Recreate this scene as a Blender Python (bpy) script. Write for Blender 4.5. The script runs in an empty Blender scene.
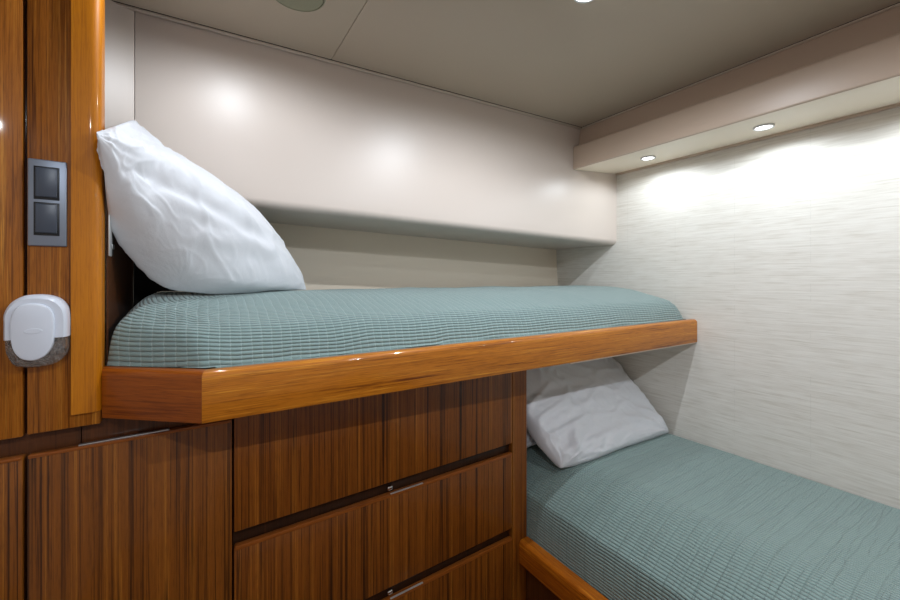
import bpy, bmesh, math, random
from mathutils import Vector, noise
random.seed(3)
scn = bpy.context.scene
COL = scn.collection
H0 = 1.25            # eye height; heights below are given relative to it and lifted by H0

# ------------------------------------------------------------------ helpers
def tag(o, label=None, cat=None, group=None, kind=None):
    if label: o['label'] = label
    if cat: o['category'] = cat
    if group: o['group'] = group
    if kind: o['kind'] = kind
    return o

def thing(name, loc, label, cat, group=None):
    o = bpy.data.objects.new(name, None); COL.objects.link(o)
    o.empty_display_size = .05
    o.location = loc; o['base'] = list(loc)
    return tag(o, label, cat, group)

def root_of(p):
    while p.parent: p = p.parent
    return p

def mk(name, bm, mat, parent=None, smooth=True, base=None, angle=35):
    """bm holds world coordinates; ends as ONE mesh object"""
    bmesh.ops.recalc_face_normals(bm, faces=bm.faces) if smooth != 'keep' else None
    me = bpy.data.meshes.new(name)
    off = Vector((0, 0, 0))
    if parent is not None: off = Vector(root_of(parent)['base'])
    elif base is not None: off = Vector(base)
    for v in bm.verts: v.co -= off
    bm.to_mesh(me); bm.free()
    o = bpy.data.objects.new(name, me); COL.objects.link(o)
    if parent is not None: o.parent = parent
    else:
        o.location = off; o['base'] = list(off)
    if isinstance(mat, (list, tuple)):
        for m in mat: me.materials.append(m)
    else: me.materials.append(mat)
    if smooth:
        for p in me.polygons: p.use_smooth = True
        try: me.set_sharp_from_angle(angle=math.radians(angle))
        except Exception: pass
    return o

def hexa(bm, pts, bevel=0, seg=3, edges=None):
    """pts: 8 corners, bottom ring 4 then top ring 4"""
    vs = [bm.verts.new(p) for p in pts]
    fs = [bm.faces.new([vs[i] for i in f]) for f in
          ((3, 2, 1, 0), (4, 5, 6, 7), (0, 1, 5, 4), (1, 2, 6, 5), (2, 3, 7, 6), (3, 0, 4, 7))]
    if bevel:
        es = set(e for f in fs for e in f.edges)
        if edges: es = [e for e in es if edges(e)]
        bmesh.ops.bevel(bm, geom=list(es), offset=bevel, segments=seg, profile=.5, affect='EDGES', clamp_overlap=True)

def box(bm, x0, x1, y0, y1, z0, z1, bevel=0, seg=3, edges=None):
    hexa(bm, [(x0, y0, z0), (x1, y0, z0), (x1, y1, z0), (x0, y1, z0),
              (x0, y0, z1), (x1, y0, z1), (x1, y1, z1), (x0, y1, z1)], bevel, seg, edges)

def yC(x): return 1.007 + .045 * (x + .156)        # plane of the joinery fronts
def yP(x): return 1.262 - .037 * (x - 1.516)       # plane of the padded overhead panel

def boxC(bm, x0, x1, z0, z1, front, back, bevel=0, seg=2, edges=None):
    """block lying along the joinery plane; front/back are offsets towards +y"""
    hexa(bm, [(x0, yC(x0) + front, z0 + H0), (x1, yC(x1) + front, z0 + H0), (x1, yC(x1) + back, z0 + H0), (x0, yC(x0) + back, z0 + H0),
              (x0, yC(x0) + front, z1 + H0), (x1, yC(x1) + front, z1 + H0), (x1, yC(x1) + back, z1 + H0), (x0, yC(x0) + back, z1 + H0)],
         bevel, seg, edges)

def sweep(bm, ring_a, ring_b):
    a = [bm.verts.new(p) for p in ring_a]; b = [bm.verts.new(p) for p in ring_b]
    n = len(a)
    for i in range(n): bm.faces.new((a[i], a[(i + 1) % n], b[(i + 1) % n], b[i]))
    bm.faces.new(a[::-1]); bm.faces.new(b)

def disc_solid(bm, c, r, z0, z1, seg=40, bev=.0):
    """rounded puck with axis Z"""
    prof = [(0, z0), (r - bev, z0), (r, z0 + bev), (r, z1), (0, z1)]
    lathe(bm, c, prof, seg)

def lathe(bm, c, prof, seg=40):
    rings = []
    for (r, z) in prof:
        if r < 1e-6: rings.append([bm.verts.new((c[0], c[1], z))])
        else: rings.append([bm.verts.new((c[0] + r * math.cos(2 * math.pi * k / seg), c[1] + r * math.sin(2 * math.pi * k / seg), z)) for k in range(seg)])
    for A, B in zip(rings, rings[1:]):
        for k in range(seg):
            k2 = (k + 1) % seg
            if len(A) == 1 and len(B) == 1: continue
            if len(A) == 1: bm.faces.new((A[0], B[k], B[k2]))
            elif len(B) == 1: bm.faces.new((A[k], B[0], A[k2]))
            else: bm.faces.new((A[k], B[k], B[k2], A[k2]))

# ------------------------------------------------------------------ materials
class NT:
    def __init__(s, name):
        s.m = bpy.data.materials.new(name); s.m.use_nodes = True
        s.t = s.m.node_tree; s.t.nodes.clear()
        s.out = s.n('ShaderNodeOutputMaterial'); s.b = s.n('ShaderNodeBsdfPrincipled')
        s.l(s.b.outputs[0], s.out.inputs[0])
    def n(s, k, **kw):
        x = s.t.nodes.new(k)
        for a, v in kw.items(): setattr(x, a, v)
        return x
    def l(s, a, b): s.t.links.new(a, b)
    def math(s, op, a, b=None, clamp=False):
        x = s.n('ShaderNodeMath', operation=op, use_clamp=clamp)
        for i, q in enumerate((a, b)):
            if q is None: continue
            if isinstance(q, (int, float)): x.inputs[i].default_value = q
            else: s.l(q, x.inputs[i])
        return x.outputs[0]
    def map(s, src, scale, loc=(0, 0, 0)):
        x = s.n('ShaderNodeMapping'); s.l(src, x.inputs[0])
        x.inputs['Scale'].default_value = scale; x.inputs['Location'].default_value = loc
        return x.outputs[0]
    def noise(s, vec, scale=1, detail=3, rough=.5, dist=0):
        x = s.n('ShaderNodeTexNoise'); s.l(vec, x.inputs['Vector'])
        x.inputs['Scale'].default_value = scale; x.inputs['Detail'].default_value = detail
        x.inputs['Roughness'].default_value = rough; x.inputs['Distortion'].default_value = dist
        return x.outputs[0]
    def ramp(s, fac, stops):
        x = s.n('ShaderNodeValToRGB'); s.l(fac, x.inputs[0])
        e = x.color_ramp.elements
        while len(e) < len(stops): e.new(.5)
        for el, (p, c) in zip(e, stops): el.position = p; el.color = (*c, 1)
        return x.outputs[0]
    def mix(s, fac, a, b, mode='MIX'):
        x = s.n('ShaderNodeMix', data_type='RGBA', blend_type=mode)
        if isinstance(fac, (int, float)): x.inputs[0].default_value = fac
        else: s.l(fac, x.inputs[0])
        for i, q in ((6, a), (7, b)):
            if isinstance(q, tuple): x.inputs[i].default_value = (*q, 1)
            else: s.l(q, x.inputs[i])
        return x.outputs[2]
    def bump(s, h, dist, strength=1):
        x = s.n('ShaderNodeBump'); x.inputs['Strength'].default_value = strength
        x.inputs['Distance'].default_value = dist; s.l(h, x.inputs['Height'])
        s.l(x.outputs[0], s.b.inputs['Normal']); return x
    def set(s, **kw):
        for k, v in kw.items():
            k = k.replace('_', ' ')
            i = s.b.inputs[k]
            if isinstance(v, (int, float, tuple)): i.default_value = (*v, 1) if isinstance(v, tuple) and len(v) == 3 else v
            else: s.l(v, i)

def srgb(r, g, b):
    f = lambda c: (c / 255 / 12.92) if c / 255 <= .04045 else ((c / 255 + .055) / 1.055) ** 2.4
    return (f(r), f(g), f(b))

def plain(name, c, rough=.5, metal=0, coat=0):
    t = NT(name); t.set(Base_Color=c, Roughness=rough, Metallic=metal, Coat_Weight=coat)
    return t.m

def wood(name, dark, mid, light, axis='z', stripe=34, contrast=1.0, rough=.16, seed=0.0, coat=.34, lines=.45, al=1.0, rot=0.0):
    """varnished wood; axis is the way the grain runs"""
    t = NT(name)
    tc = t.n('ShaderNodeTexCoord').outputs['Object']
    if rot:
        rm = t.n('ShaderNodeMapping'); t.l(tc, rm.inputs[0]); rm.inputs['Rotation'].default_value = (0, 0, rot); tc = rm.outputs[0]
    def sc(across, along):
        return {'z': (across, across, along), 'x': (along, across, across), 'y': (across, along, across)}[axis]
    warp = t.noise(t.map(tc, sc(3, 1.2), (seed, seed, seed)), 1, 2)
    n1 = t.noise(t.map(tc, sc(stripe, .5 * al), (seed * 3, seed, seed * 2)), 1, 4, .62, .12)
    n2 = t.noise(t.map(tc, sc(stripe * 5.2, 1.1 * al), (seed, seed * 2, 7)), 1, 4, .65)
    n3 = t.noise(t.map(tc, sc(900, 30), (1, 5, seed)), 1, 2, .6)
    n4 = t.noise(t.map(tc, sc(stripe * 2.1, .6 * al), (seed, 9, 3)), 1, 2, .5, .1)
    f = t.math('ADD', t.math('MULTIPLY', n1, .5), t.math('MULTIPLY', n2, .5))
    f = t.math('ADD', f, t.math('MULTIPLY', t.math('SUBTRACT', warp, .5), .06))
    f = t.math('ADD', t.math('MULTIPLY', t.math('SUBTRACT', f, .5), 3.4 * contrast), .5, True)
    c = t.ramp(f, [(0.0, dark), (.36, mid), (.62, mid), (1.0, light)])
    line = t.math('ABSOLUTE', t.math('SUBTRACT', n4, .5))
    line = t.math('SUBTRACT', 1.0, t.math('MULTIPLY', t.math('MINIMUM', line, .03), 33.0), True)
    c = t.mix(t.math('MULTIPLY', line, lines), c, dark)
    pores = t.math('MULTIPLY', t.math('SUBTRACT', .5, n3), 4.0, True)
    c = t.mix(t.math('MULTIPLY', pores, .5), c, dark)
    t.set(Base_Color=c, Roughness=.45, Specular_IOR_Level=.25, Coat_Weight=coat, Coat_Roughness=rough * .4)
    t.b.inputs['IOR'].default_value = 1.45
    t.bump(n3, .00015, .5)
    return t.m

M = {}
M['rail'] = wood('varnished_teak_lengthwise', srgb(98, 42, 2), srgb(184, 110, 24), srgb(218, 146, 44), 'x', 60, 1.0, lines=.4, al=5, coat=.6)
M['rail_y'] = wood('varnished_teak_crosswise', srgb(98, 42, 2), srgb(180, 98, 18), srgb(214, 134, 34), 'y', 60, 1.1, seed=4, lines=.4, al=6)
M['rail_c'] = wood('varnished_teak_corner', srgb(96, 38, 3), srgb(150, 76, 12), srgb(178, 98, 22), 'x', 60, .9, seed=9, lines=.4, al=6, rot=.72)
M['veneer'] = wood('striped_teak_veneer', srgb(38, 16, 3), srgb(126, 69, 17), srgb(164, 101, 32), 'z', 62, 1.2, seed=2, lines=.75)
M['veneer_b'] = wood('striped_teak_veneer_door', srgb(42, 18, 3), srgb(128, 72, 18), srgb(164, 103, 32), 'z', 42, 1.15, seed=6, lines=.7)
M['closet'] = wood('orange_teak_veneer', srgb(78, 36, 4), srgb(154, 90, 24), srgb(188, 124, 44), 'z', 80, 1.15, seed=12, lines=.5, al=3)
M['pilaster'] = wood('golden_varnished_teak', srgb(134, 70, 4), srgb(186, 112, 10), srgb(212, 140, 26), 'z', 70, .8, rough=.1, seed=15, lines=.2, al=3)
M['lip'] = wood('solid_teak_edge', srgb(90, 42, 10), srgb(140, 76, 24), srgb(166, 98, 36), 'x', 50, .7, seed=18)
M['darkwood'] = wood('dark_recess_wood', srgb(48, 24, 10), srgb(84, 46, 20), srgb(106, 60, 28), 'z', 22, .9, rough=.3, seed=21)
M['slotwood'] = wood('unlit_slot_wood', srgb(26, 13, 6), srgb(48, 26, 12), srgb(62, 34, 16), 'z', 22, .9, rough=.3, seed=22)  # darker copy of the recess wood, slot shade put into its colour
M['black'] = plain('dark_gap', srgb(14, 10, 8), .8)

def vinyl(name, c, c2, rough=.34, fine=900, dist=.00012):
    t = NT(name); tc = t.n('ShaderNodeTexCoord').outputs['Object']
    n = t.noise(tc, 2.2, 2); k = t.noise(tc, fine, 2, .6)
    t.set(Base_Color=t.mix(n, c, c2), Roughness=rough, Specular_IOR_Level=.4)
    t.bump(t.math('ADD', k, t.math('MULTIPLY', t.noise(tc, 160, 3), .7)), dist, 1)
    return t.m
M['panel'] = vinyl('beige_padded_vinyl', srgb(212, 200, 192), srgb(206, 194, 184), .36)
M['ceiling'] = vinyl('greige_ceiling_vinyl', srgb(190, 176, 158), srgb(182, 168, 150), .4)
M['valance'] = vinyl('taupe_valance_vinyl', srgb(196, 176, 158), srgb(190, 168, 150), .34)
M['trimstrip'] = vinyl('ceiling_edge_vinyl', srgb(206, 192, 178), srgb(200, 186, 172), .4)
M['recess'] = vinyl('recess_vinyl', srgb(230, 216, 198), srgb(226, 212, 192), .4)
M['underbox'] = vinyl('cream_bounce_lit_underside', srgb(244, 232, 214), srgb(242, 230, 210), .4)  # cream brightened to carry bounce light from the wall

def wallcloth():
    t = NT('woven_grasscloth_wallcovering'); tc = t.n('ShaderNodeTexCoord').outputs['Object']
    a = t.noise(t.map(tc, (6, 6, 210)), 1, 3, .65, .35)
    b = t.noise(t.map(tc, (14, 14, 95), (3, 1, 4)), 1, 2, .5, .4)
    v = t.noise(t.map(tc, (240, 240, 5)), 1, 2, .5)
    h = t.math('ADD', t.math('MULTIPLY', a, .65), t.math('MULTIPLY', b, .35))
    h2 = t.math('ADD', h, t.math('MULTIPLY', v, .12))
    sep = t.n('ShaderNodeSeparateXYZ'); t.l(tc, sep.inputs[0])
    # strip joints of the wallcovering every 0.23 m, faint
    fr = t.math('FRACT', t.math('ADD', t.math('DIVIDE', sep.outputs[1], .23), .32))
    joint = t.math('LESS_THAN', t.math('ABSOLUTE', t.math('SUBTRACT', fr, .5)), .006)
    broken = t.math('GREATER_THAN', t.noise(t.map(tc, (3, 3, 26)), 1, 2), .5)
    j = t.math('MULTIPLY', joint, broken)
    c = t.ramp(h, [(.34, srgb(204, 198, 188)), (.47, srgb(216, 211, 203)), (.62, srgb(224, 220, 213))])
    c = t.mix(t.math('MULTIPLY', j, .1), c, srgb(150, 146, 138))
    t.set(Base_Color=c, Roughness=.55)
    t.bump(h2, .0011, .6)
    return t.m
M['cloth_wall'] = wallcloth()

def quilt(name, rows, cols, c1, c2, c3, crease=0, seed=0.0, c4=None):
    """ribbed, quilted cotton: UV in metres, v across the ribs, u along them"""
    t = NT(name); uv = t.n('ShaderNodeTexCoord').outputs['UV']
    wn = t.noise(t.map(uv, (5, 5, 1), (seed, seed, 0)), 1, 2, .5)
    sep = t.n('ShaderNodeSeparateXYZ'); t.l(uv, sep.inputs[0])
    wv = t.math('MULTIPLY', t.math('SUBTRACT', wn, .5), .022)
    v = t.math('ADD', sep.outputs[1], wv)
    wn2 = t.noise(t.map(uv, (8, 8, 1), (5, seed, 0)), 1, 2)
    u = t.math('ADD', sep.outputs[0], t.math('MULTIPLY', t.math('SUBTRACT', wn2, .5), .012))
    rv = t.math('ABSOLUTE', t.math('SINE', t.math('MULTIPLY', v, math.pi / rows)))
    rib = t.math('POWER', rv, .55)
    cu = t.math('ABSOLUTE', t.math('SINE', t.math('MULTIPLY', u, math.pi / cols)))
    puff = t.math('POWER', cu, .35)
    h = t.math('MULTIPLY', rib, t.math('ADD', t.math('MULTIPLY', puff, .45), .55))
    fine = t.noise(t.map(uv, (1100, 1100, 1)), 1, 2, .6)
    hh = t.math('ADD', h, t.math('MULTIPLY', fine, .12))
    if crease:
        cr = t.noise(t.map(uv, (34, 3.2, 1), (seed, 3, 0)), 1, 2, .5, .05)
        k = t.math('ABSOLUTE', t.math('SUBTRACT', cr, .5))
        k = t.math('MULTIPLY', t.math('MINIMUM', k, .025), 40)
        hh = t.math('ADD', hh, t.math('MULTIPLY', k, crease))
    c = t.ramp(rib, [(0, c1), (.45, c2), (1, c2)])  # shade between the ribs is painted into the groove colour
    stitch_crease = t.math('LESS_THAN', cu, .16 if c4 else .2)
    if c4: stitch_crease = t.math('MULTIPLY', stitch_crease, t.math('MULTIPLY', t.noise(t.map(uv, (30, 7, 1), (4, 4, 0)), 1, 2), 2.6), True)
    c = t.mix(t.math('MULTIPLY', stitch_crease, .3 if c4 else .4), c, c4 or c3)  # lower cover: crease shade painted crosswise; upper cover: pale stitch lines
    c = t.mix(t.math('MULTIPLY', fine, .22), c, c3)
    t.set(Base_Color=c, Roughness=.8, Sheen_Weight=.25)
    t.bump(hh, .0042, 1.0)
    return t.m
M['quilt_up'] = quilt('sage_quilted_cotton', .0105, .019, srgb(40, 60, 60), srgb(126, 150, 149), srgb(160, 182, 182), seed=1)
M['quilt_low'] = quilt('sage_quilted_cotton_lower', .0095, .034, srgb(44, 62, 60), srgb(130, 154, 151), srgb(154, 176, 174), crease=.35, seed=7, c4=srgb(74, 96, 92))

def linen():
    t = NT('white_cotton_pillowcase'); tc = t.n('ShaderNodeTexCoord').outputs['Object']
    n = t.noise(tc, 1400, 2, .6); w = t.noise(tc, 15, 4, .5, .5)
    t.set(Base_Color=srgb(216, 218, 224), Roughness=.75, Sheen_Weight=.2)
    t.bump(t.math('ADD', t.math('MULTIPLY', n, .06), w), .0035, .7)
    return t.m
M['linen'] = linen()
M['white_plastic'] = plain('white_plastic', srgb(206, 212, 224), .3)
M['alu'] = plain('brushed_grey_metal', srgb(128, 136, 150), .4, .6)
M['rocker'] = plain('slate_switch_plastic', srgb(58, 66, 80), .35)
M['socket'] = plain('black_plastic', srgb(14, 18, 24), .4)
M['chrome'] = plain('chrome', srgb(220, 222, 226), .12, 1)
M['bezel'] = plain('satin_lamp_ring', srgb(205, 205, 205), .35, .5)
M['steel'] = plain('satin_steel', srgb(190, 194, 200), .3, 1)
M['cover'] = plain('grey_green_cover', srgb(142, 142, 118), .5)
M['floor'] = wood('floor_teak', srgb(60, 30, 12), srgb(110, 66, 30), srgb(140, 90, 46), 'y', 12, .8)
t = NT('clear_plastic'); t.bump(t.noise(t.n('ShaderNodeTexCoord').outputs['Object'], 70, 2, .5, 2.5), .03, 1.0); t.set(Base_Color=(.98, .96, .92), Roughness=.02, Transmission_Weight=.9, IOR=1.55); M['clear'] = t.m
t = NT('lamp_lens'); t.set(Base_Color=(1, 1, 1), Emission_Color=(.93, .97, 1.0), Emission_Strength=9.0); M['lens'] = t.m
t = NT('ceiling_lamp_lens'); t.set(Base_Color=(1, 1, 1), Emission_Color=(.86, .93, 1.0), Emission_Strength=16.0); M['lens2'] = t.m

# ------------------------------------------------------------------ room shell
XW, XL, YB, YF = 1.777, -.62, 1.62, -1.25
def structure(name, bm, mat, **k):
    o = mk(name, bm, mat, **k); o['kind'] = 'structure'; return o

bm = bmesh.new(); box(bm, XL - .06, XW + .06, YF - .06, YB + .14, -.05, 0); structure('floor', bm, M['floor'], smooth=False)
bm = bmesh.new(); box(bm, XW, XW + .05, YF, YB + .12, 0, H0 + .78); structure('wall_right', bm, M['cloth_wall'], smooth=False)
bm = bmesh.new(); box(bm, XL - .05, XL, YF, YB + .12, 0, H0 + .78); structure('wall_left', bm, M['panel'], smooth=False)
bm = bmesh.new(); box(bm, XL - .05, XW + .05, YF - .05, YF, 0, H0 + .78); structure('wall_front', bm, M['panel'], smooth=False)
# hull wall at the back of the berths, leaning slightly inwards towards the bottom
bm = bmesh.new()
hexa(bm, [(XL, 1.575, 0), (XW, 1.575, 0), (XW, 1.76, 0), (XL, 1.76, 0),
          (XL, 1.66, H0 + .3), (XW, 1.66, H0 + .3), (XW, 1.76, H0 + .3), (XL, 1.76, H0 + .3)])
structure('wall_back', bm, M['recess'], smooth=False)
# ceiling: two lining sheets with a fine joint, a gap and an edging strip
zc = H0 + .70
def slab(name, x0, x1a, x1b, y0):
    bm = bmesh.new()
    e = .0232
    hexa(bm, [(x0, y0, zc - .004), (x1a, y0, zc - .004), (x1b, yP(x1b) - e, zc - .004), (x0, yP(x0) - e, zc - .004),
              (x0, y0, zc + .02), (x1a, y0, zc + .02), (x1b, yP(x1b) - e, zc + .02), (x0, yP(x0) - e, zc + .02)], .0025, 2)
    return structure(name, bm, M['ceiling'])
slab('ceiling', XL, .3593, .3593, YF)
slab('ceiling', .36, 1.4990, 1.4990, YF)
bm = bmesh.new(); box(bm, XL - .05, XW + .05, YF - .05, YB + .14, zc + .021, zc + .06); structure('ceiling', bm, M['black'], smooth=False)
bm = bmesh.new()
x0, x1 = -.30, 1.527
def strip(bm, a, b, z0, z1, bev=0):
    hexa(bm, [(x0, yP(x0) - a, z0), (x1, yP(x1) - a, z0), (x1, yP(x1) - b, z0), (x0, yP(x0) - b, z0),
              (x0, yP(x0) - a, z1), (x1, yP(x1) - a, z1), (x1, yP(x1) - b, z1), (x0, yP(x0) - b, z1)], bev, 2)
strip(bm, .0185, .0045, zc - .006, zc - .002, .001)
structure('trim_1', bm, M['trimstrip'])
bm = bmesh.new(); strip(bm, .0229, .0003, zc - .0019, zc + .02)
structure('gap_shade_1', bm, M['black'], smooth=False)  # black filler painted in as the shade of the gap
bm = bmesh.new(); box(bm, 1.5035, 1.5145, YF, yP(1.52) - .021, zc - .006, zc - .002, .001, 2); structure('trim_2', bm, M['trimstrip'])
bm = bmesh.new(); box(bm, 1.4995, 1.5185, YF, yP(1.52) - .0232, zc - .0019, zc + .02); structure('gap_shade_2', bm, M['black'], smooth=False)  # same black filler for gap shade along the valance side
bm = bmesh.new(); box(bm, 1.765, XW, YF, yP(XW) - .001, H0 + .512, H0 + .5235, .003, 2); structure('trim_3', bm, M['valance'])

# padded overhead panel in front of the hull, with a rounded lower edge and a level underside
def zu(x): return (.213 + (x - .16) * (.166 - .213) / (1.777 - .16)) + H0
def ring_panel(x):
    yf = yP(x); zb = zu(x); r = .026
    pts = [(x, yf, zc + .02), (x, yf, zb + r + .03)]
    for k in range(0, 9):
        a = math.pi / 2 * k / 8
        pts.append((x, yf + r - r * math.cos(a), zb + r - r * math.sin(a)))
    pts += [(x, 1.66, zb), (x, 1.66, zc + .02)]
    return pts
op = thing('overhead_panel', (.8, 1.29, H0 + .2), 'wide beige padded panel jutting out above the upper bunk', 'panel')
bm = bmesh.new(); sweep(bm, ring_panel(-.139), ring_panel(XW)); mk('padded_face', bm, M['panel'], op)
# narrow filler between the wardrobe and the padded panel
bm = bmesh.new()
hexa(bm, [(-.33, 1.243, H0 + .24), (-.1405, 1.321, H0 + .24), (-.1405, 1.36, H0 + .24), (-.33, 1.36, H0 + .24),
          (-.33, 1.243, zc - .003), (-.1405, 1.321, zc - .003), (-.1405, 1.36, zc - .003), (-.33, 1.36, zc - .003)])
mk('end_filler', bm, M['panel'], op, smooth=False)

# light valance along the right wall
va = thing('light_valance', (1.62, .2, H0 + .5), 'long taupe padded valance below the ceiling along the right wall', 'valance')
def vring(y, skew=0):
    xb, xt = 1.469, 1.503
    pts = []
    pts += [(XW, y, H0 + .522), (XW, y, H0 + .612)]
    # rounded upper nose
    for k in range(7):
        a = math.pi / 2 * k / 6
        pts.append((xb + .014 - .014 * math.sin(a) , y, H0 + .598 + .014 * math.cos(a)))
    for k in range(5):
        a = math.pi / 2 * k / 4
        pts.append((xb + .005 - .005 * math.cos(a), y, H0 + .507 - .005 * math.sin(a)))
    return [(a, yP(a) - .001 if skew else b, c) for a, b, c in pts]
bm = bmesh.new(); sweep(bm, vring(YF), vring(0, 1))
o = mk('box_section', bm, [M['valance'], M['underbox']], va)
for p in o.data.polygons:
    if p.normal.z < -.8 and p.area > .05: p.material_index = 1
bm = bmesh.new()
hexa(bm, [(1.503, YF, H0 + .612), (1.60, YF, H0 + .612), (1.60, yP(1.6) - .001, H0 + .612), (1.503, yP(1.503) - .001, H0 + .612),
          (1.518, YF, zc), (1.60, YF, zc), (1.60, yP(1.6) - .001, zc), (1.518, yP(1.518) - .001, zc)])
mk('upper_fascia', bm, M['valance'], va, smooth=False)

# ------------------------------------------------------------------ lamps
def downlight(name, x, y, z, label, r, lens, power, size, color, group, blend=1.0, cat='ceiling light', dome=.004, glow=.007):
    t = thing(name, (x, y, z), label, cat, group)
    bm = bmesh.new()
    lathe(bm, (x, y), [(r * .74, z - .001), (r * .80, z - .005), (r * .95, z - .005), (r, z - .002), (r, z + .001), (r * .74, z + .001), (r * .74, z - .001)], 40)
    mk('bezel', bm, M['bezel'], t)
    bm = bmesh.new()
    lathe(bm, (x, y), [(0, z - .002 - dome), (r * .4, z - .002 - dome * .8), (r * .73, z - .002), (r * .73, z + .0005), (0, z + .0005)], 32)
    mk('lens', bm, lens, t)
    L = bpy.data.lights.new(name + '_bulb', 'SPOT'); L.energy = power; L.spot_size = math.radians(size); L.spot_blend = blend
    L.color = color; L.shadow_soft_size = glow
    lo = bpy.data.objects.new('bulb', L); COL.objects.link(lo); lo.parent = t
    lo.location = (0, 0, -.012 - dome)
    return t
G1 = 'recessed downlights under the valance'
cv = (.84, .935, 1.0)
downlight('recessed_downlight', 1.61, .985, H0 + .509, 'small round recessed downlight under the valance nearest the back corner', .030, M['lens'], 2.9, 178, cv, G1, blend=.35)
downlight('recessed_downlight', 1.61, .576, H0 + .509, 'round recessed downlight under the valance, nearer the camera', .030, M['lens'], 2.9, 178, cv, G1, blend=.35)
downlight('recessed_downlight', 1.61, .168, H0 + .509, 'added unseen downlight under the valance just past the right picture edge', .030, M['lens'], 2.9, 178, cv, G1, blend=.35)  # unseen lamp added to carry the row on and light the wall
downlight('recessed_downlight', 1.61, -.24, H0 + .509, 'added fill downlight under the valance beside the camera', .030, M['lens'], 2.9, 178, cv, G1, blend=.35)  # unseen lamp added to help light the room
G2 = 'ceiling downlights'
cc = (.87, .935, 1.0)
downlight('ceiling_downlight', .80, .645, zc - .004, 'bright ceiling downlight at the top picture edge over the drawers', .036, M['lens2'], 21.5, 179, cc, G2, blend=.5, dome=.012)
downlight('ceiling_downlight', .07, .945, zc - .004, 'ceiling downlight in front of the wardrobe above the upper bunk', .036, M['lens2'], 6.8, 179, cc, G2, blend=.5, dome=.012)
downlight('ceiling_downlight', .80, -.35, zc - .004, 'added fill light on the ceiling behind the camera beside the lower bunk', .036, M['lens2'], 21.5, 179, cc, G2, blend=.5, dome=.012)  # out of view, added as fill over the lower bunk side
downlight('ceiling_downlight', -.15, -.35, zc - .004, 'added fill light on the ceiling behind the camera near the left wall', .036, M['lens2'], 21.5, 179, cc, G2, blend=.5, dome=.012)  # out of view, added as fill from the left rear

rc = thing('ceiling_cover', (.205, 1.045, zc - .004), 'round flat grey-green cover on the ceiling at the top edge', 'ceiling cover')
bm = bmesh.new(); lathe(bm, (.205, 1.026), [(0, zc - .009), (.057, zc - .009), (.060, zc - .008), (.062, zc - .0042), (0, zc - .0042)], 56); mk('cover_plate', bm, M['cover'], rc)
bm = bmesh.new(); lathe(bm, (.205, 1.026), [(.0625, zc - .0042), (.063, zc - .007), (.066, zc - .006), (.067, zc - .0042), (.0625, zc - .0042)], 56); mk('rim', bm, M['cover'], rc)

# ------------------------------------------------------------------ wardrobe and cabinets at the left
SOFT = .0025
wd = thing('wardrobe', (-.38, 1.03, 0), 'tall glossy orange teak wardrobe filling the left edge of the view', 'wardrobe')
bm = bmesh.new(); boxC(bm, XL, -.2625, -.2815, .695, 0, .02, SOFT); mk('upper_door', bm, M['closet'], wd)
bm = bmesh.new(); boxC(bm, -.2575, -.158, -.2795, .695, 0, .02, SOFT); mk('side_panel', bm, M['closet'], wd)
bm = bmesh.new()
# pilaster: softly rounded on its free side
def pring(z):
    xa, xb, r = -.1985, -.1565, .015
    pts = [(xa, yC(xa) - .007, z)]
    pts.append((xb - .022, yC(xb) - .0085, z))
    for k in range(0, 9):
        a = math.pi / 2 * k / 8
        pts.append((xb - r + r * math.sin(a), yC(xb) - .008 + r - r * math.cos(a), z))
    pts += [(xb, yC(xb) + .03, z), (xa, yC(xa) + .03, z)]
    return pts
sweep(bm, pring(H0 - .2535), pring(zc - .005)); mk('pilaster', bm, M['pilaster'], wd)
bm = bmesh.new(); boxC(bm, XL, -.2625, -1.15, -.317, 0, .02, SOFT); lw = mk('lower_door', bm, M['veneer_b'], wd)
bm = bmesh.new(); boxC(bm, XL, -.2635, -.322, -.3165, -.0012, .012, .001); mk('edge_lip', bm, M['lip'], lw)
bm = bmesh.new(); boxC(bm, XL, -.19, -1.25, .695, .021, .06); mk('carcass', bm, M['darkwood'], wd, smooth=False)
bm = bmesh.new(); box(bm, -.1565, -.1538, 1.054, 1.575, H0 - .236, H0 + .20); mk('end_panel', bm, M['darkwood'], wd, smooth=False)


cb = thing('door_cabinet', (-.1, 1.03, 0), 'low teak cabinet with one tall striped door below the bunk corner', 'cabinet')
bm = bmesh.new(); boxC(bm, -.2575, .0645, -1.15, -.3175, 0, .02, SOFT); dr = mk('door', bm, M['veneer_b'], cb)
bm = bmesh.new(); boxC(bm, -.256, .063, -.3225, -.3165, -.0012, .012, .001); mk('edge_lip', bm, M['lip'], dr)
bm = bmesh.new(); boxC(bm, -.1885, .0665, -1.25, -.275, .021, .5); mk('carcass', bm, M['darkwood'], cb, smooth=False)
bm = bmesh.new(); boxC(bm, -.19, -.05, -.3165, -.3135, .001, .010, .001); mk('latch_strip', bm, M['steel'], cb)['label'] = 'thin bright steel latch strip'

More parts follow.
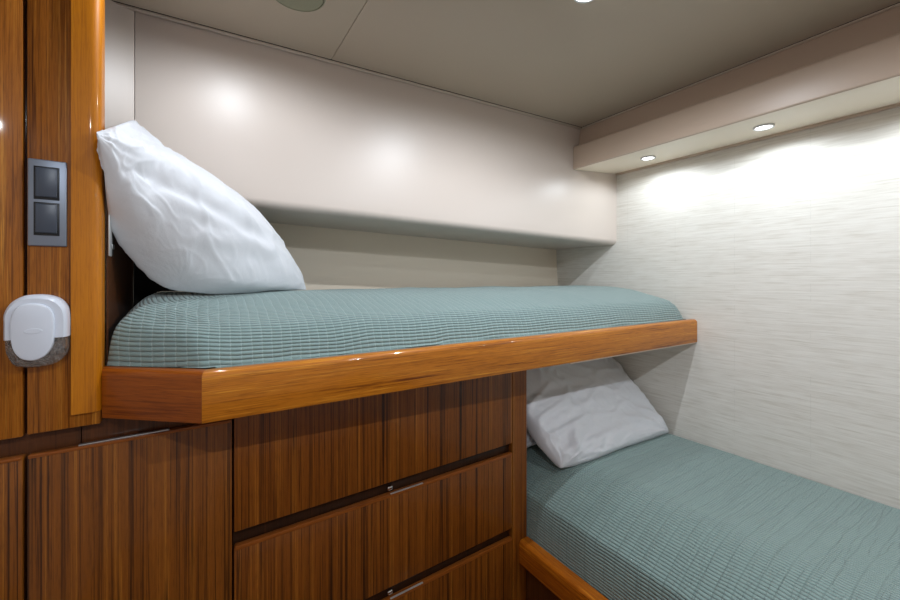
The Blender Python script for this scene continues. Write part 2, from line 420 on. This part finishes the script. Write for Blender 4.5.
du = thing('drawer_unit', (.5, 1.05, 0), 'glossy striped teak chest of three wide drawers under the upper bunk', 'drawer cabinet')
XD0, XD1 = .0685, .9195
def drawer(z0, z1, latch=None):
    bm = bmesh.new(); boxC(bm, XD0, XD1, z0, z1, 0, .018, SOFT); d = mk('drawer', bm, M['veneer'], du)
    if latch is not None:
        bm = bmesh.new(); boxC(bm, XD0 + .002, XD1 - .001, z1 - .006, z1 + .0035, -.0018, .014, .0016); mk('finger_lip', bm, M['lip'], d)
        xa, xb = latch
        bm = bmesh.new(); boxC(bm, xa, xb, z1 + .0035, z1 + .0042, -.001, .003); boxC(bm, xa, xb, z1 + .0028, z1 + .0042, -.0022, -.001); mk('strike_plate', bm, M['bezel'], d, smooth=False)
        bm = bmesh.new()
        cx = xa + .002; cz = z1 + .0165
        for k in range(1): box(bm, cx - .008, cx + .008, yC(cx) + .004, yC(cx) + .0145, H0 + cz - .007, H0 + cz + .006, .004, 3)
        mk('push_latch', bm, M['chrome'], d)
    return d
drawer(-.5715, -.272)
drawer(-.865, -.607, (.455, .56))
drawer(-1.16, -.900, (.455, .56))
bm = bmesh.new(); boxC(bm, .068, .92, -1.25, -.272, .019, .5); mk('carcass', bm, M['slotwood'], du, smooth=False)
bm = bmesh.new()
def poring(z):
    xa, xb, r = .921, .996, .012
    pts = [(xa, yC(xa), z)]
    for k in range(9):
        a = math.pi / 2 * k / 8
        pts.append((xb - r + r * math.sin(a), yC(xb) + r - r * math.cos(a), z))
    return pts + [(xb, 1.57, z), (xa, 1.57, z)]
sweep(bm, poring(.0), poring(H0 - .272)); mk('end_post', bm, M['veneer'], du)

# ------------------------------------------------------------------ fittings on the wardrobe
sw = thing('light_switch', (-.23, 1.003, H0 + .135), 'grey metal double light switch plate on the wardrobe side panel', 'light switch')
bm = bmesh.new(); boxC(bm, -.2555, -.2045, .0575, .213, -.0055, 0, .002, 3); mk('switch_frame', bm, M['alu'], sw)
for z0, z1 in ((.141, .2005), (.0765, .136)):
    bm = bmesh.new(); boxC(bm, -.2475, -.2140, z0, z1, -.0065, -.0052, .0005); s = mk('rocker_socket', bm, M['socket'], sw)
    bm = bmesh.new(); boxC(bm, -.2450, -.2168, z0 + .0045, z1 - .003, -.0095, -.0065, .0014, 3); mk('rocker', bm, M['rocker'], s)

af = thing('air_freshener', (-.2425, .985, H0 - .09), 'white rounded plug-in air freshener with clear base on the wardrobe', 'air freshener')
# outline in image-like units: px of the front view, 67 wide and 73 high
def outl(pts, n=6):
    P = [Vector((a, b)) for a, b in pts]; out = []
    m = len(P)
    for i in range(m):
        p0, p1, p2, p3 = P[i - 1], P[i], P[(i + 1) % m], P[(i + 2) % m]
        for k in range(n):
            t = k / n
            out.append(.5 * ((2 * p1) + (-p0 + p2) * t + (2 * p0 - 5 * p1 + 4 * p2 - p3) * t * t + (-p0 + 3 * p1 - 3 * p2 + p3) * t ** 3))
    return out
BODY = [(3.5, 50), (3.8, 41), (10, 31), (22, 24.5), (34, 23), (48, 24), (60, 28), (68, 36), (70.5, 46), (70.5, 62), (69.5, 80), (66, 88), (58, 94), (46, 96.5), (30, 97), (14, 94), (7, 86), (4, 78), (3.5, 66)]
PLATE = [(12.5, 62), (12.5, 48), (17, 37), (25, 32.5), (35, 31.5), (46, 33), (54, 38), (57.5, 48), (57.5, 64), (56, 74), (50, 83), (42, 87.5), (33, 88.5), (22, 85), (15, 76)]
def a2w(p, y):     # photo units -> x, z on the wardrobe front
    return (-.2395 + (p[0] - 37) * .00119, y, H0 - .0935 - (p[1] - 60) * .00174)
def solid_outline(bm, ol, layers):
    """layers: (inset factor, y offset)"""
    c = sum(ol, Vector((0, 0))) / len(ol)
    rings = []
    for f, y in layers:
        ring = []
        for p in ol:
            q = a2w(c + (p - c) * f, 0); ring.append(bm.verts.new((q[0], yC(q[0]) + y, q[2])))
        rings.append(ring)
    n = len(ol)
    for A, B in zip(rings, rings[1:]):
        for i in range(n): bm.faces.new((A[i], A[(i + 1) % n], B[(i + 1) % n], B[i]))
    bm.faces.new(rings[0][::-1]); bm.faces.new(rings[-1])
def split_bm(bm, z, keep_above):
    g = bm.verts[:] + bm.edges[:] + bm.faces[:]
    bmesh.ops.bisect_plane(bm, geom=g, plane_co=(0, 0, z), plane_no=(0, 0, 1), clear_inner=keep_above, clear_outer=not keep_above)
    be = [e for e in bm.edges if e.is_boundary]
    bmesh.ops.holes_fill(bm, edges=be)
zsplit = a2w((0, 67), 0)[2]
lay = [(1.0, -.0005), (1.0, -.020), (.97, -.027), (.90, -.031)]
bm = bmesh.new(); solid_outline(bm, outl(BODY), lay); split_bm(bm, zsplit, True); mk('shell', bm, M['white_plastic'], af)
bm = bmesh.new(); solid_outline(bm, outl(BODY), [(.98, -.0005), (.985, -.018), (.94, -.025), (.85, -.028)]); split_bm(bm, zsplit - .0005, False)
cbs = mk('clear_base', bm, M['clear'], af); cbs['label'] = 'clear plastic base'
bm = bmesh.new(); solid_outline(bm, outl(BODY, 2), [(.92, -.004), (.90, -.009), (.80, -.013), (.6, -.015)]); split_bm(bm, zsplit - .002, False)
for v in bm.verts: v.co += Vector((noise.noise(v.co * 90), noise.noise(v.co * 110 + Vector((5, 0, 0))) * 1.2 - .4, noise.noise(v.co * 70 + Vector((0, 9, 0))))) * .0032
mk('glint_facets', bm, M['chrome'], cbs, smooth=False)  # chrome facets added inside so the clear base shows glints
bm = bmesh.new(); solid_outline(bm, outl(PLATE), [(.98, -.0245), (1.0, -.033), (.97, -.0355), (.90, -.0365)]); fp = mk('front_plate', bm, M['white_plastic'], af)
bm = bmesh.new()
OV = [(26, 59), (30, 57), (36, 56.4), (42, 57), (46, 59), (42, 61), (36, 61.6), (30, 61)]
solid_outline(bm, outl(OV, 4), [(1.0, -.036), (1.0, -.0369), (.94, -.0372), (.9, -.0372)]); 
mk('raised_emblem', bm, M['white_plastic'], fp)

br = thing('wall_bracket', (-.152, 1.05, H0 + .08), 'slim bright metal bracket on dark wood behind the upper pillow', 'bracket')
bm = bmesh.new(); box(bm, -.1533, -.1515, 1.056, 1.10, H0 + .048, H0 + .178, .0005, 1); mk('back_plate', bm, M['socket'], br)
bm = bmesh.new(); box(bm, -.1513, -.1490, 1.036, 1.064, H0 + .044, H0 + .15, .001, 2); mk('metal_bar', bm, M['bezel'], br)
bm = bmesh.new(); box(bm, -.1513, -.149, 1.070, 1.092, H0 + .060, H0 + .070, .0008, 2); mk('tab', bm, M['steel'], br)

# ------------------------------------------------------------------ upper bunk
ub = thing('upper_bunk', (.8, 1.2, H0 - .27), 'built-in upper bunk with a thick glossy orange teak rail and angled end', 'bunk')
RZ0, RZ1, RY, RT = H0 - .270, H0 - .174, .869, .030
A = (.006, RY); B = (-.1555, 1.0065)
dv = Vector((B[0] - A[0], B[1] - A[1])).normalized(); nrm = Vector((dv.y * -1, dv.x)) # outward normal candidate
nrm = Vector((-.66, -.75)).normalized() if False else Vector((-abs(dv.y), -abs(dv.x)))
def rail_prof(w, z0, z1, r=.013, rb=.003):
    """(inward, z) ring of the rail's cross-section, outer face at 0"""
    pts = []
    for k in range(7):
        a = math.pi / 2 * k / 6; pts.append((r - r * math.cos(a), z1 - r + r * math.sin(a)))
    for k in range(4):
        a = math.pi / 2 * k / 3; pts.append((w - .006 + .006 * math.sin(a), z1 - .006 + .006 * math.cos(a)))
    pts.append((w, z0))
    for k in range(3):
        a = math.pi / 2 * k / 2; pts.append((rb - rb * math.sin(a), z0 + rb - rb * math.cos(a)))
    return pts
prof = rail_prof(RT, RZ0, RZ1)
inn = -nrm
mit = Vector((0, 1)) + Vector((inn.x, inn.y)); 
# mitre direction at the corner: moves inward by 1 in both walls
mit = mit / mit.dot(Vector((0, 1)))
bm = bmesh.new()
sweep(bm, [(A[0] + mit.x * q, A[1] + mit.y * q, z) for q, z in prof], [(XW - .0015, RY + q, z) for q, z in prof])
mk('front_rail', bm, M['rail'], ub)
bm = bmesh.new()
xe = -.1565
def chend(q):     # end of the corner rail: clipped at x = xe
    p = Vector(B) + inn * q
    s = (xe - p.x) / dv.x
    return (xe, p.y + dv.y * s)
sweep(bm, [(A[0] + mit.x * q - .0003, A[1] + mit.y * q, z) for q, z in prof], [(*chend(q), z) for q, z in prof])
mk('corner_rail', bm, M['rail_c'], ub)
bm = bmesh.new()
ring = [(.02, RY + .031), (XW - .002, RY + .031), (XW - .002, 1.585), (-.150, 1.585), (-.150, 1.055)]
sweep(bm, [(x, y, RZ0 + .004) for x, y in ring], [(x, y, RZ0 + .028) for x, y in ring])
mk('base_board', bm, M['recess'], ub, smooth=False)
bm = bmesh.new(); box(bm, 1.0, XW - .002, RY + .003, RY + .009, RZ0 - .004, RZ0 + .001, .001, 1); mk('edge_reflection', bm, M['valance'], ub)  # pale strip stands in for the reflection along the rail's bottom edge

# ------------------------------------------------------------------ lower bunk
lb = thing('lower_bunk', (1.3, .5, 0), 'lower bunk along the right wall with a low glossy teak side rail', 'bunk')
prof = rail_prof(.044, H0 - .999, H0 - .918, .014)
bm = bmesh.new()
sweep(bm, [(.9515 + q, YF + .002, z) for q, z in prof], [(.9515 + q, yC(.97) - .002, z) for q, z in prof])
mk('side_rail', bm, M['rail_y'], lb)
bm = bmesh.new(); box(bm, .985, .996, YF + .002, yC(.97) - .004, 0, H0 - 1.0); mk('kick_board', bm, M['darkwood'], lb, smooth=False)
bm = bmesh.new(); box(bm, .998, XW - .002, YF + .002, 1.57, H0 - 1.01, H0 - .985); mk('slat_base', bm, M['darkwood'], lb, smooth=False)
bm = bmesh.new(); box(bm, .9522, .996, .925, .928, H0 - .9175, H0 - .917); bm.free()

# ------------------------------------------------------------------ bedspreads
def spaced(n, a, b, e):
    """n+1 values a..b, denser at both ends"""
    out = []
    for i in range(n + 1):
        t = i / n
        s = t - e * math.sin(2 * math.pi * t) / (2 * math.pi)
        out.append(a + (b - a) * s)
    return out

def spread(name, nx, ny, fx, hf, zbot, uvf, mat, label, zbf=None):
    """closed quilted cover: a heightfield over a plan region with a vertical skirt"""
    bm = bmesh.new(); uvl = bm.loops.layers.uv.new('UVMap')
    S = spaced(nx, 0, 1, .85); T = spaced(ny, 0, 1, .85)
    g = []; uvd = {}
    for j, t in enumerate(T):
        row = []
        for i, s in enumerate(S):
            x, y = fx(s, t)
            v = bm.verts.new((x, y, hf(x, y, s, t))); row.append(v)
        g.append(row)
    # arc lengths
    for j in range(ny + 1):
        for i in range(nx + 1):
            uvd[g[j][i]] = None
    ulen = [[0] * (nx + 1) for _ in range(ny + 1)]; vlen = [[0] * (nx + 1) for _ in range(ny + 1)]
    for j in range(ny + 1):
        for i in range(1, nx + 1): ulen[j][i] = ulen[j][i - 1] + (g[j][i].co - g[j][i - 1].co).length
    for i in range(nx + 1):
        for j in range(1, ny + 1): vlen[j][i] = vlen[j - 1][i] + (g[j][i].co - g[j - 1][i].co).length
    for j in range(ny + 1):
        for i in range(nx + 1): uvd[g[j][i]] = uvf(g[j][i].co, ulen[j][i], vlen[j][i])
    faces = []
    for j in range(ny):
        for i in range(nx): bm.faces.new((g[j][i], g[j][i + 1], g[j + 1][i + 1], g[j + 1][i]))
    # skirt
    loop = [g[0][i] for i in range(nx + 1)] + [g[j][nx] for j in range(1, ny + 1)] + [g[ny][i] for i in range(nx - 1, -1, -1)] + [g[j][0] for j in range(ny - 1, 0, -1)]
    low = []
    for v in loop:
        zb_ = zbf(v.co.x, v.co.y) if zbf else zbot
        w = bm.verts.new((v.co.x, v.co.y, zb_)); low.append(w)
        a, b = uvd[v]
        uvd[w] = (a, b - (v.co.z - zb_))
    n = len(loop)
    for k in range(n): bm.faces.new((loop[k], low[k], low[(k + 1) % n], loop[(k + 1) % n]))
    for f in bm.faces:
        for l in f.loops: l[uvl].uv = uvd[l.vert]
    cs = [v.co for v in loop]
    base = (sum(c.x for c in cs) / n, sum(c.y for c in cs) / n, zbot)
    o = mk(name, bm, mat, base=base, angle=80)
    tag(o, label, 'bedspread')
    return o

def nz(x, y, z=0.0, f=1.0): return noise.noise(Vector((x * f, y * f, z)))
def shoulder(d, r, p=.5, n=2.5):
    t = max(0, min(1, d / r)); return (1 - (1 - t) ** n) ** p

XA0 = .010
def smin(a, b, k=.035):
    h = max(0, min(1, .5 + .5 * (b - a) / k)); return b * (1 - h) + a * h - k * h * (1 - h)
def fx_up(s, t):
    yf, yb = .9035, 1.585
    y = yf + (yb - yf) * t
    # left limit: the angled end, then the end panel
    xa = max(-.1525, XA0 - (y - yf) * 1.30)
    return xa + (1.755 - xa) * s, y
def uv_up(co, u, v):
    d = smin(smin(co.y - .9035, (co.x - XA0) * .61 + (co.y - .9035) * .793), co.x + .1545)
    d = max(d, -.03)
    return co.x, (co.z - H0 + .205) + max(0, d)
def h_up(x, y, s, t):
    df = y - .9035; dr = 1.755 - x
    # distance to angled end
    dl = ((x - XA0) * .61 + (y - .9035) * .793)
    dl = max(0, min(dl, x + .1525))
    dbk = 1.60 - y
    z = -.205
    z += .095 * shoulder(df, .055, .5) * shoulder(dl, .022, .4) * shoulder(dr, .06, .5)
    z += .071 * (1 - (1 - min(1, df / .34)) ** 2) * (1 - (1 - min(1, dl / .07)) ** 2) * (1 - (1 - min(1, dr / .10)) ** 2)
    z -= .010 * (1 - min(1, dbk / .2))
    am = min(1, df / .05) * min(1, dl / .04) * min(1, dr / .03)
    z += am * (.0035 * nz(x, y, 1, 5) + .0018 * nz(x * 1.5, y, 2, 14))
    # puckers at the angled corner
    c = math.exp(-((x + .06) ** 2 + (y - .98) ** 2) / .012)
    z += am * c * .006 * nz(x * 1.0 + y, y - x, 4, 34)
    c = math.exp(-((x - 1.72) ** 2 + (y - .93) ** 2) / .003)
    z += am * c * .007 * nz(x, y, 7, 60)
    return max(z, -.1730) + H0
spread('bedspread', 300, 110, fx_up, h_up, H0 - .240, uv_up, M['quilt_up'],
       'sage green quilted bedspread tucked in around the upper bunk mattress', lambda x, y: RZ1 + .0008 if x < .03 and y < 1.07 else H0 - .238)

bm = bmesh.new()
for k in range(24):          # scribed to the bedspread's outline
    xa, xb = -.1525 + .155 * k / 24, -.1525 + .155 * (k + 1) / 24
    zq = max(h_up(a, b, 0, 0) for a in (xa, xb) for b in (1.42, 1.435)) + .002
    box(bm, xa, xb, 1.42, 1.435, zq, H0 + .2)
mk('black_sheet', bm, M['black'], wd, smooth=False)  # flat black sheet across the left end of the recess

def fx_lo(s, t):
    x = 1.000 + (XW - .004 - 1.000) * s
    y = YF + .03 + (1.555 - YF - .03) * t
    return x, y
def h_lo(x, y, s, t):
    dx = x - 1.0; dw = 1.773 - x; dh = 1.555 - y; dn = y - YF - .03
    z = -.90 + .105 * shoulder(dx, .014, .5, 2.2)
    z += .112 * (1 - (1 - min(1, dx / .26)) ** 2.0)
    z -= .020 * (1 - shoulder(dw, .03))
    z -= .05 * (1 - shoulder(dh, .05)) + .08 * (1 - shoulder(dn, .05))
    am = min(1, dx / .05) * min(1, dw / .06)
    z += am * (.005 * nz(x * .7, y, 1, 4.5) + .0028 * nz(x * .55, y * 1.3, 2, 14) + .0022 * nz(x * .35, y * 1.2, 3, 30))
    return z + H0
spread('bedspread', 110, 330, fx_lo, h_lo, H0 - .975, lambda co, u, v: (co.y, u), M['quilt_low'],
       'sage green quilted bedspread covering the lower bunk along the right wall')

# ------------------------------------------------------------------ pillows
def crom(P, t):
    n = len(P) - 1; f = t * n; i = min(int(f), n - 1); u = f - i
    p0 = P[max(i - 1, 0)]; p1 = P[i]; p2 = P[i + 1]; p3 = P[min(i + 2, n)]
    return .5 * ((2 * p1) + (p2 - p0) * u + (2 * p0 - 5 * p1 + 4 * p2 - p3) * u * u + (3 * p1 - p0 - 3 * p2 + p3) * u ** 3)

def pillow(name, label, e_bottom, e_top, e_left, e_right, Hf, Hb, folds, mat, seed, N=120, Mm=100, nscale=1.0, group=None, shapef=None, surf=None, corner=1.0, post=None):
    """four 3D edge curves (bottom/top run left->right, left/right run bottom->top); a front and a back sheet puffed apart"""
    eb, et, el, er = [[Vector(p) for p in e] for e in (e_bottom, e_top, e_left, e_right)]
    def coons(s, t):
        a = crom(eb, s) * (1 - t) + crom(et, s) * t
        b = crom(el, t) * (1 - s) + crom(er, t) * s
        c = eb[0] * (1 - s) * (1 - t) + eb[-1] * s * (1 - t) + et[0] * (1 - s) * t + et[-1] * s * t
        return a + b - c
    nrmv = (er[len(er) // 2] - el[len(el) // 2]).cross(et[len(et) // 2] - eb[len(eb) // 2]).normalized()
    bm = bmesh.new()
    SS = spaced(N, 0, 1, .55); TT = spaced(Mm, 0, 1, .55)
    fr = []; bk = []
    for j, t in enumerate(TT):
        r1 = []; r2 = []
        for i, s in enumerate(SS):
            p = coons(s, t)
            edge = i in (0, N) or j in (0, Mm)
            a = max(0, 1 - (2 * s - 1) ** 2); b = max(0, 1 - (2 * t - 1) ** 2)
            puff = (a ** .62) * (b ** .62) * (1.0)
            puff = puff / (puff + .12 * (1 - puff)) * .55 + puff * .45
            if shapef: puff *= shapef(s, t)
            inner = min(1, a * b * 14)
            # wrinkles: elongated, pulled towards the corners
            w = 0
            cx, cy = (0 if s < .5 else 1), (0 if t < .5 else 1)
            ang = math.atan2((t - cy) * .8, (s - cx)); rr = math.hypot(s - cx, t - cy)
            w += .0075 * corner * max(0, 1 - rr / .55) * (1 - abs(noise.noise(Vector((ang * 5.0, rr * 2.2, seed + cx * 3 + cy * 7)))) * 3.2)
            w += .0060 * nscale * noise.noise(Vector((s * 5, t * 3.2, seed)))
            rid = 1 - abs(noise.noise(Vector((s * 4.2 + 2.2 * t, t * 5.5 - 1.0 * s, seed + 9)))) * 5
            w += .0050 * nscale * max(0, rid)
            rid = 1 - abs(noise.noise(Vector((s * 9 - 3 * t, t * 9 + 2 * s, seed + 19)))) * 5
            w += .0022 * nscale * max(0, rid)
            for (x0, y0, x1, y1, amp, wid) in folds:
                dx, dy = x1 - x0, y1 - y0; L2 = dx * dx + dy * dy
                q = max(0, min(1, ((s - x0) * dx + (t - y0) * dy) / L2))
                dd = math.hypot(s - x0 - q * dx, t - y0 - q * dy)
                w += amp * math.exp(-(dd / wid) ** 2) * (math.sin(math.pi * min(1, max(0, q * .9 + .05))) ** .5)
            if edge:
                wob = Vector((0, 0, 0))
                v = bm.verts.new(p + nrmv * .0035 * noise.noise(Vector((s * 14, t * 14, seed))))
                r1.append(v); r2.append(v)
            else:
                r1.append(bm.verts.new(p + nrmv * (Hf * puff + w * inner)))
                r2.append(bm.verts.new(p - nrmv * (Hb * puff + w * inner * .5)))
        fr.append(r1); bk.append(r2)
    for j in range(Mm):
        for i in range(N):
            bm.faces.new((fr[j][i], fr[j][i + 1], fr[j + 1][i + 1], fr[j + 1][i]))
            q = (bk[j][i], bk[j + 1][i], bk[j + 1][i + 1], bk[j][i + 1])
            if len(set(q)) == 4 and not all(a is b for a, b in zip(q, q)): bm.faces.new(q)
            else:
                try: bm.faces.new(q)
                except ValueError: pass
    if surf:
        for v in bm.verts:
            lo = surf(v.co.x, v.co.y) + .0015
            if v.co.z < lo: v.co.z = lo
    if post:
        for v in bm.verts: post(v)
    zs = min(v.co.z for v in bm.verts); c = sum((v.co for v in bm.verts), Vector()) / len(bm.verts)
    o = mk(name, bm, mat, base=(c.x, c.y, zs), angle=120)
    tag(o, label, 'pillow', group)
    return o

def z(*p): return (p[0], p[1], p[2] + H0)
def keep_clear(v):
    # the pillow gives way to the wardrobe end and the padded panel it leans on
    if v.co.x < -.151:
        ex, ey = -.151 - v.co.x, v.co.y - .993
        if ey > 0:
            if ex < ey: v.co.x = -.151
            else: v.co.y = .993
    if v.co.x < .02: v.co.y = min(v.co.y, 1.41)
    if v.co.z > zu(v.co.x) - .005: v.co.y = min(v.co.y, yP(v.co.x) - .004)
# upper pillow, propped diagonally into the wardrobe corner
T1, T2, R, Bq = z(-.158, .968, .268), z(-.143, 1.296, .402), z(.307, 1.375, -.052), z(-.055, 1.14, -.022)
pillow('pillow', 'white cotton pillow propped upright at the wardrobe end of the upper bunk',
       [Bq, z(.04, 1.16, -.035), z(.17, 1.24, -.045), R],
       [T1, z(-.149, 1.06, .308), z(-.146, 1.18, .356), T2],
       [Bq, z(-.092, 1.11, .02), z(-.128, 1.07, .08), z(-.146, 1.018, .15), z(-.147, .990, .205), T1],
       [R, z(.212, 1.335, .075), z(.088, 1.28, .188), z(-.055, 1.28, .292), z(-.106, 1.285, .336), T2],
       .085, .040,
       [(.86, .10, .5, .55, .020, .12), (.5, .55, .10, .93, .022, .11), (.75, .35, .35, .85, -.012, .05), (.3, .45, .7, .1, .008, .05), (.55, .75, .15, .5, -.006, .05), (.9, .2, .5, .25, -.012, .05), (.2, .25, .75, .2, .010, .05), (.5, .9, .95, .7, -.008, .04), (.1, .7, .5, .35, -.008, .04)],
       M['linen'], 3.3, nscale=.9, corner=.3, post=keep_clear, surf=lambda x, y: h_up(x, y, 0, 0), shapef=lambda s, t: 1 - .85 * max(0, min(1, (t - .45) / .5)) ** 1.3 * (1 - .3 * s) - .55 * max(0, (s - .7) / .3) * max(0, (.35 - t) / .35))
# lower pillow in front
pillow('pillow', 'white cotton pillow leaning under the upper bunk at the head of the lower bunk',
       [z(1.105, 1.006, -.684), z(1.24, .984, -.684), z(1.40, .985, -.684), z(1.58, .982, -.684), z(1.75, .975, -.678)],
       [z(1.10, 1.32, -.37), z(1.33, 1.34, -.36), z(1.55, 1.345, -.36), z(1.762, 1.33, -.37)],
       [z(1.105, 1.006, -.684), z(1.075, 1.10, -.60), z(1.075, 1.22, -.48), z(1.10, 1.32, -.37)],
       [z(1.75, .975, -.678), z(1.745, 1.08, -.585), z(1.75, 1.2, -.48), z(1.762, 1.33, -.37)],
       .06, .05,
       [(.02, .28, .38, .34, .013, .022), (.02, .42, .3, .5, .012, .02), (.10, .02, .22, .3, .012, .022), (.28, .02, .36, .16, .010, .03), (.0, .52, .25, .66, .010, .02), (.2, .7, .24, 1.0, .008, .02), (.34, .72, .33, 1.0, .006, .015), (.02, .35, .4, .45, .006, .03), (.05, .62, .45, .6, -.008, .035), (.15, .9, .3, .6, .008, .03), (.05, .12, .5, .16, .008, .03), (.05, .05, .35, .35, .012, .04), (.1, .5, .5, .55, .006, .03), (.4, .05, .8, .25, .007, .04), (.12, .2, .5, .22, -.006, .03), (.9, .08, .6, .2, -.006, .03)],
       M['linen'], 8.1, nscale=1.2, surf=lambda x, y: h_lo(x, y, 0, 0))
# second lower pillow behind it
pillow('pillow', 'white cotton pillow mostly hidden behind the leaning lower bunk pillow',
       [z(1.03, 1.18, -.680), z(1.25, 1.19, -.670), z(1.45, 1.19, -.670), z(1.66, 1.18, -.68)],
       [z(1.03, 1.47, -.37), z(1.25, 1.48, -.36), z(1.45, 1.48, -.36), z(1.66, 1.47, -.37)],
       [z(1.03, 1.18, -.680), z(1.015, 1.27, -.59), z(1.015, 1.37, -.48), z(1.03, 1.47, -.37)],
       [z(1.66, 1.18, -.680), z(1.67, 1.27, -.59), z(1.67, 1.37, -.48), z(1.66, 1.47, -.37)],
       .05, .04, [], M['linen'], 5.7, N=70, Mm=60, surf=lambda x, y: h_lo(x, y, 0, 0))

# ------------------------------------------------------------------ camera and output look
cam = bpy.data.cameras.new('camera'); co = bpy.data.objects.new('camera', cam); COL.objects.link(co)
cam.sensor_width = 36; cam.lens = 16.0; cam.shift_y = -22 / 900
cam.clip_start = .02
co.location = (0, 0, H0); co.rotation_euler = (math.radians(90), 0, -math.atan(252 / 400))
scn.camera = co
w = bpy.data.worlds.new('world'); w.use_nodes = True
w.node_tree.nodes['Background'].inputs[0].default_value = (.02, .02, .02, 1)
scn.world = w
vs = scn.view_settings
vs.view_transform = 'Standard'; vs.look = 'None'; vs.gamma = 1; vs.use_curve_mapping = False
vs.exposure = 0.0
scn.cycles.use_denoising = True
scn.cycles.max_bounces = 10; scn.cycles.diffuse_bounces = 6
for o in list(bpy.data.objects):
    if 'base' in o: del o['base']
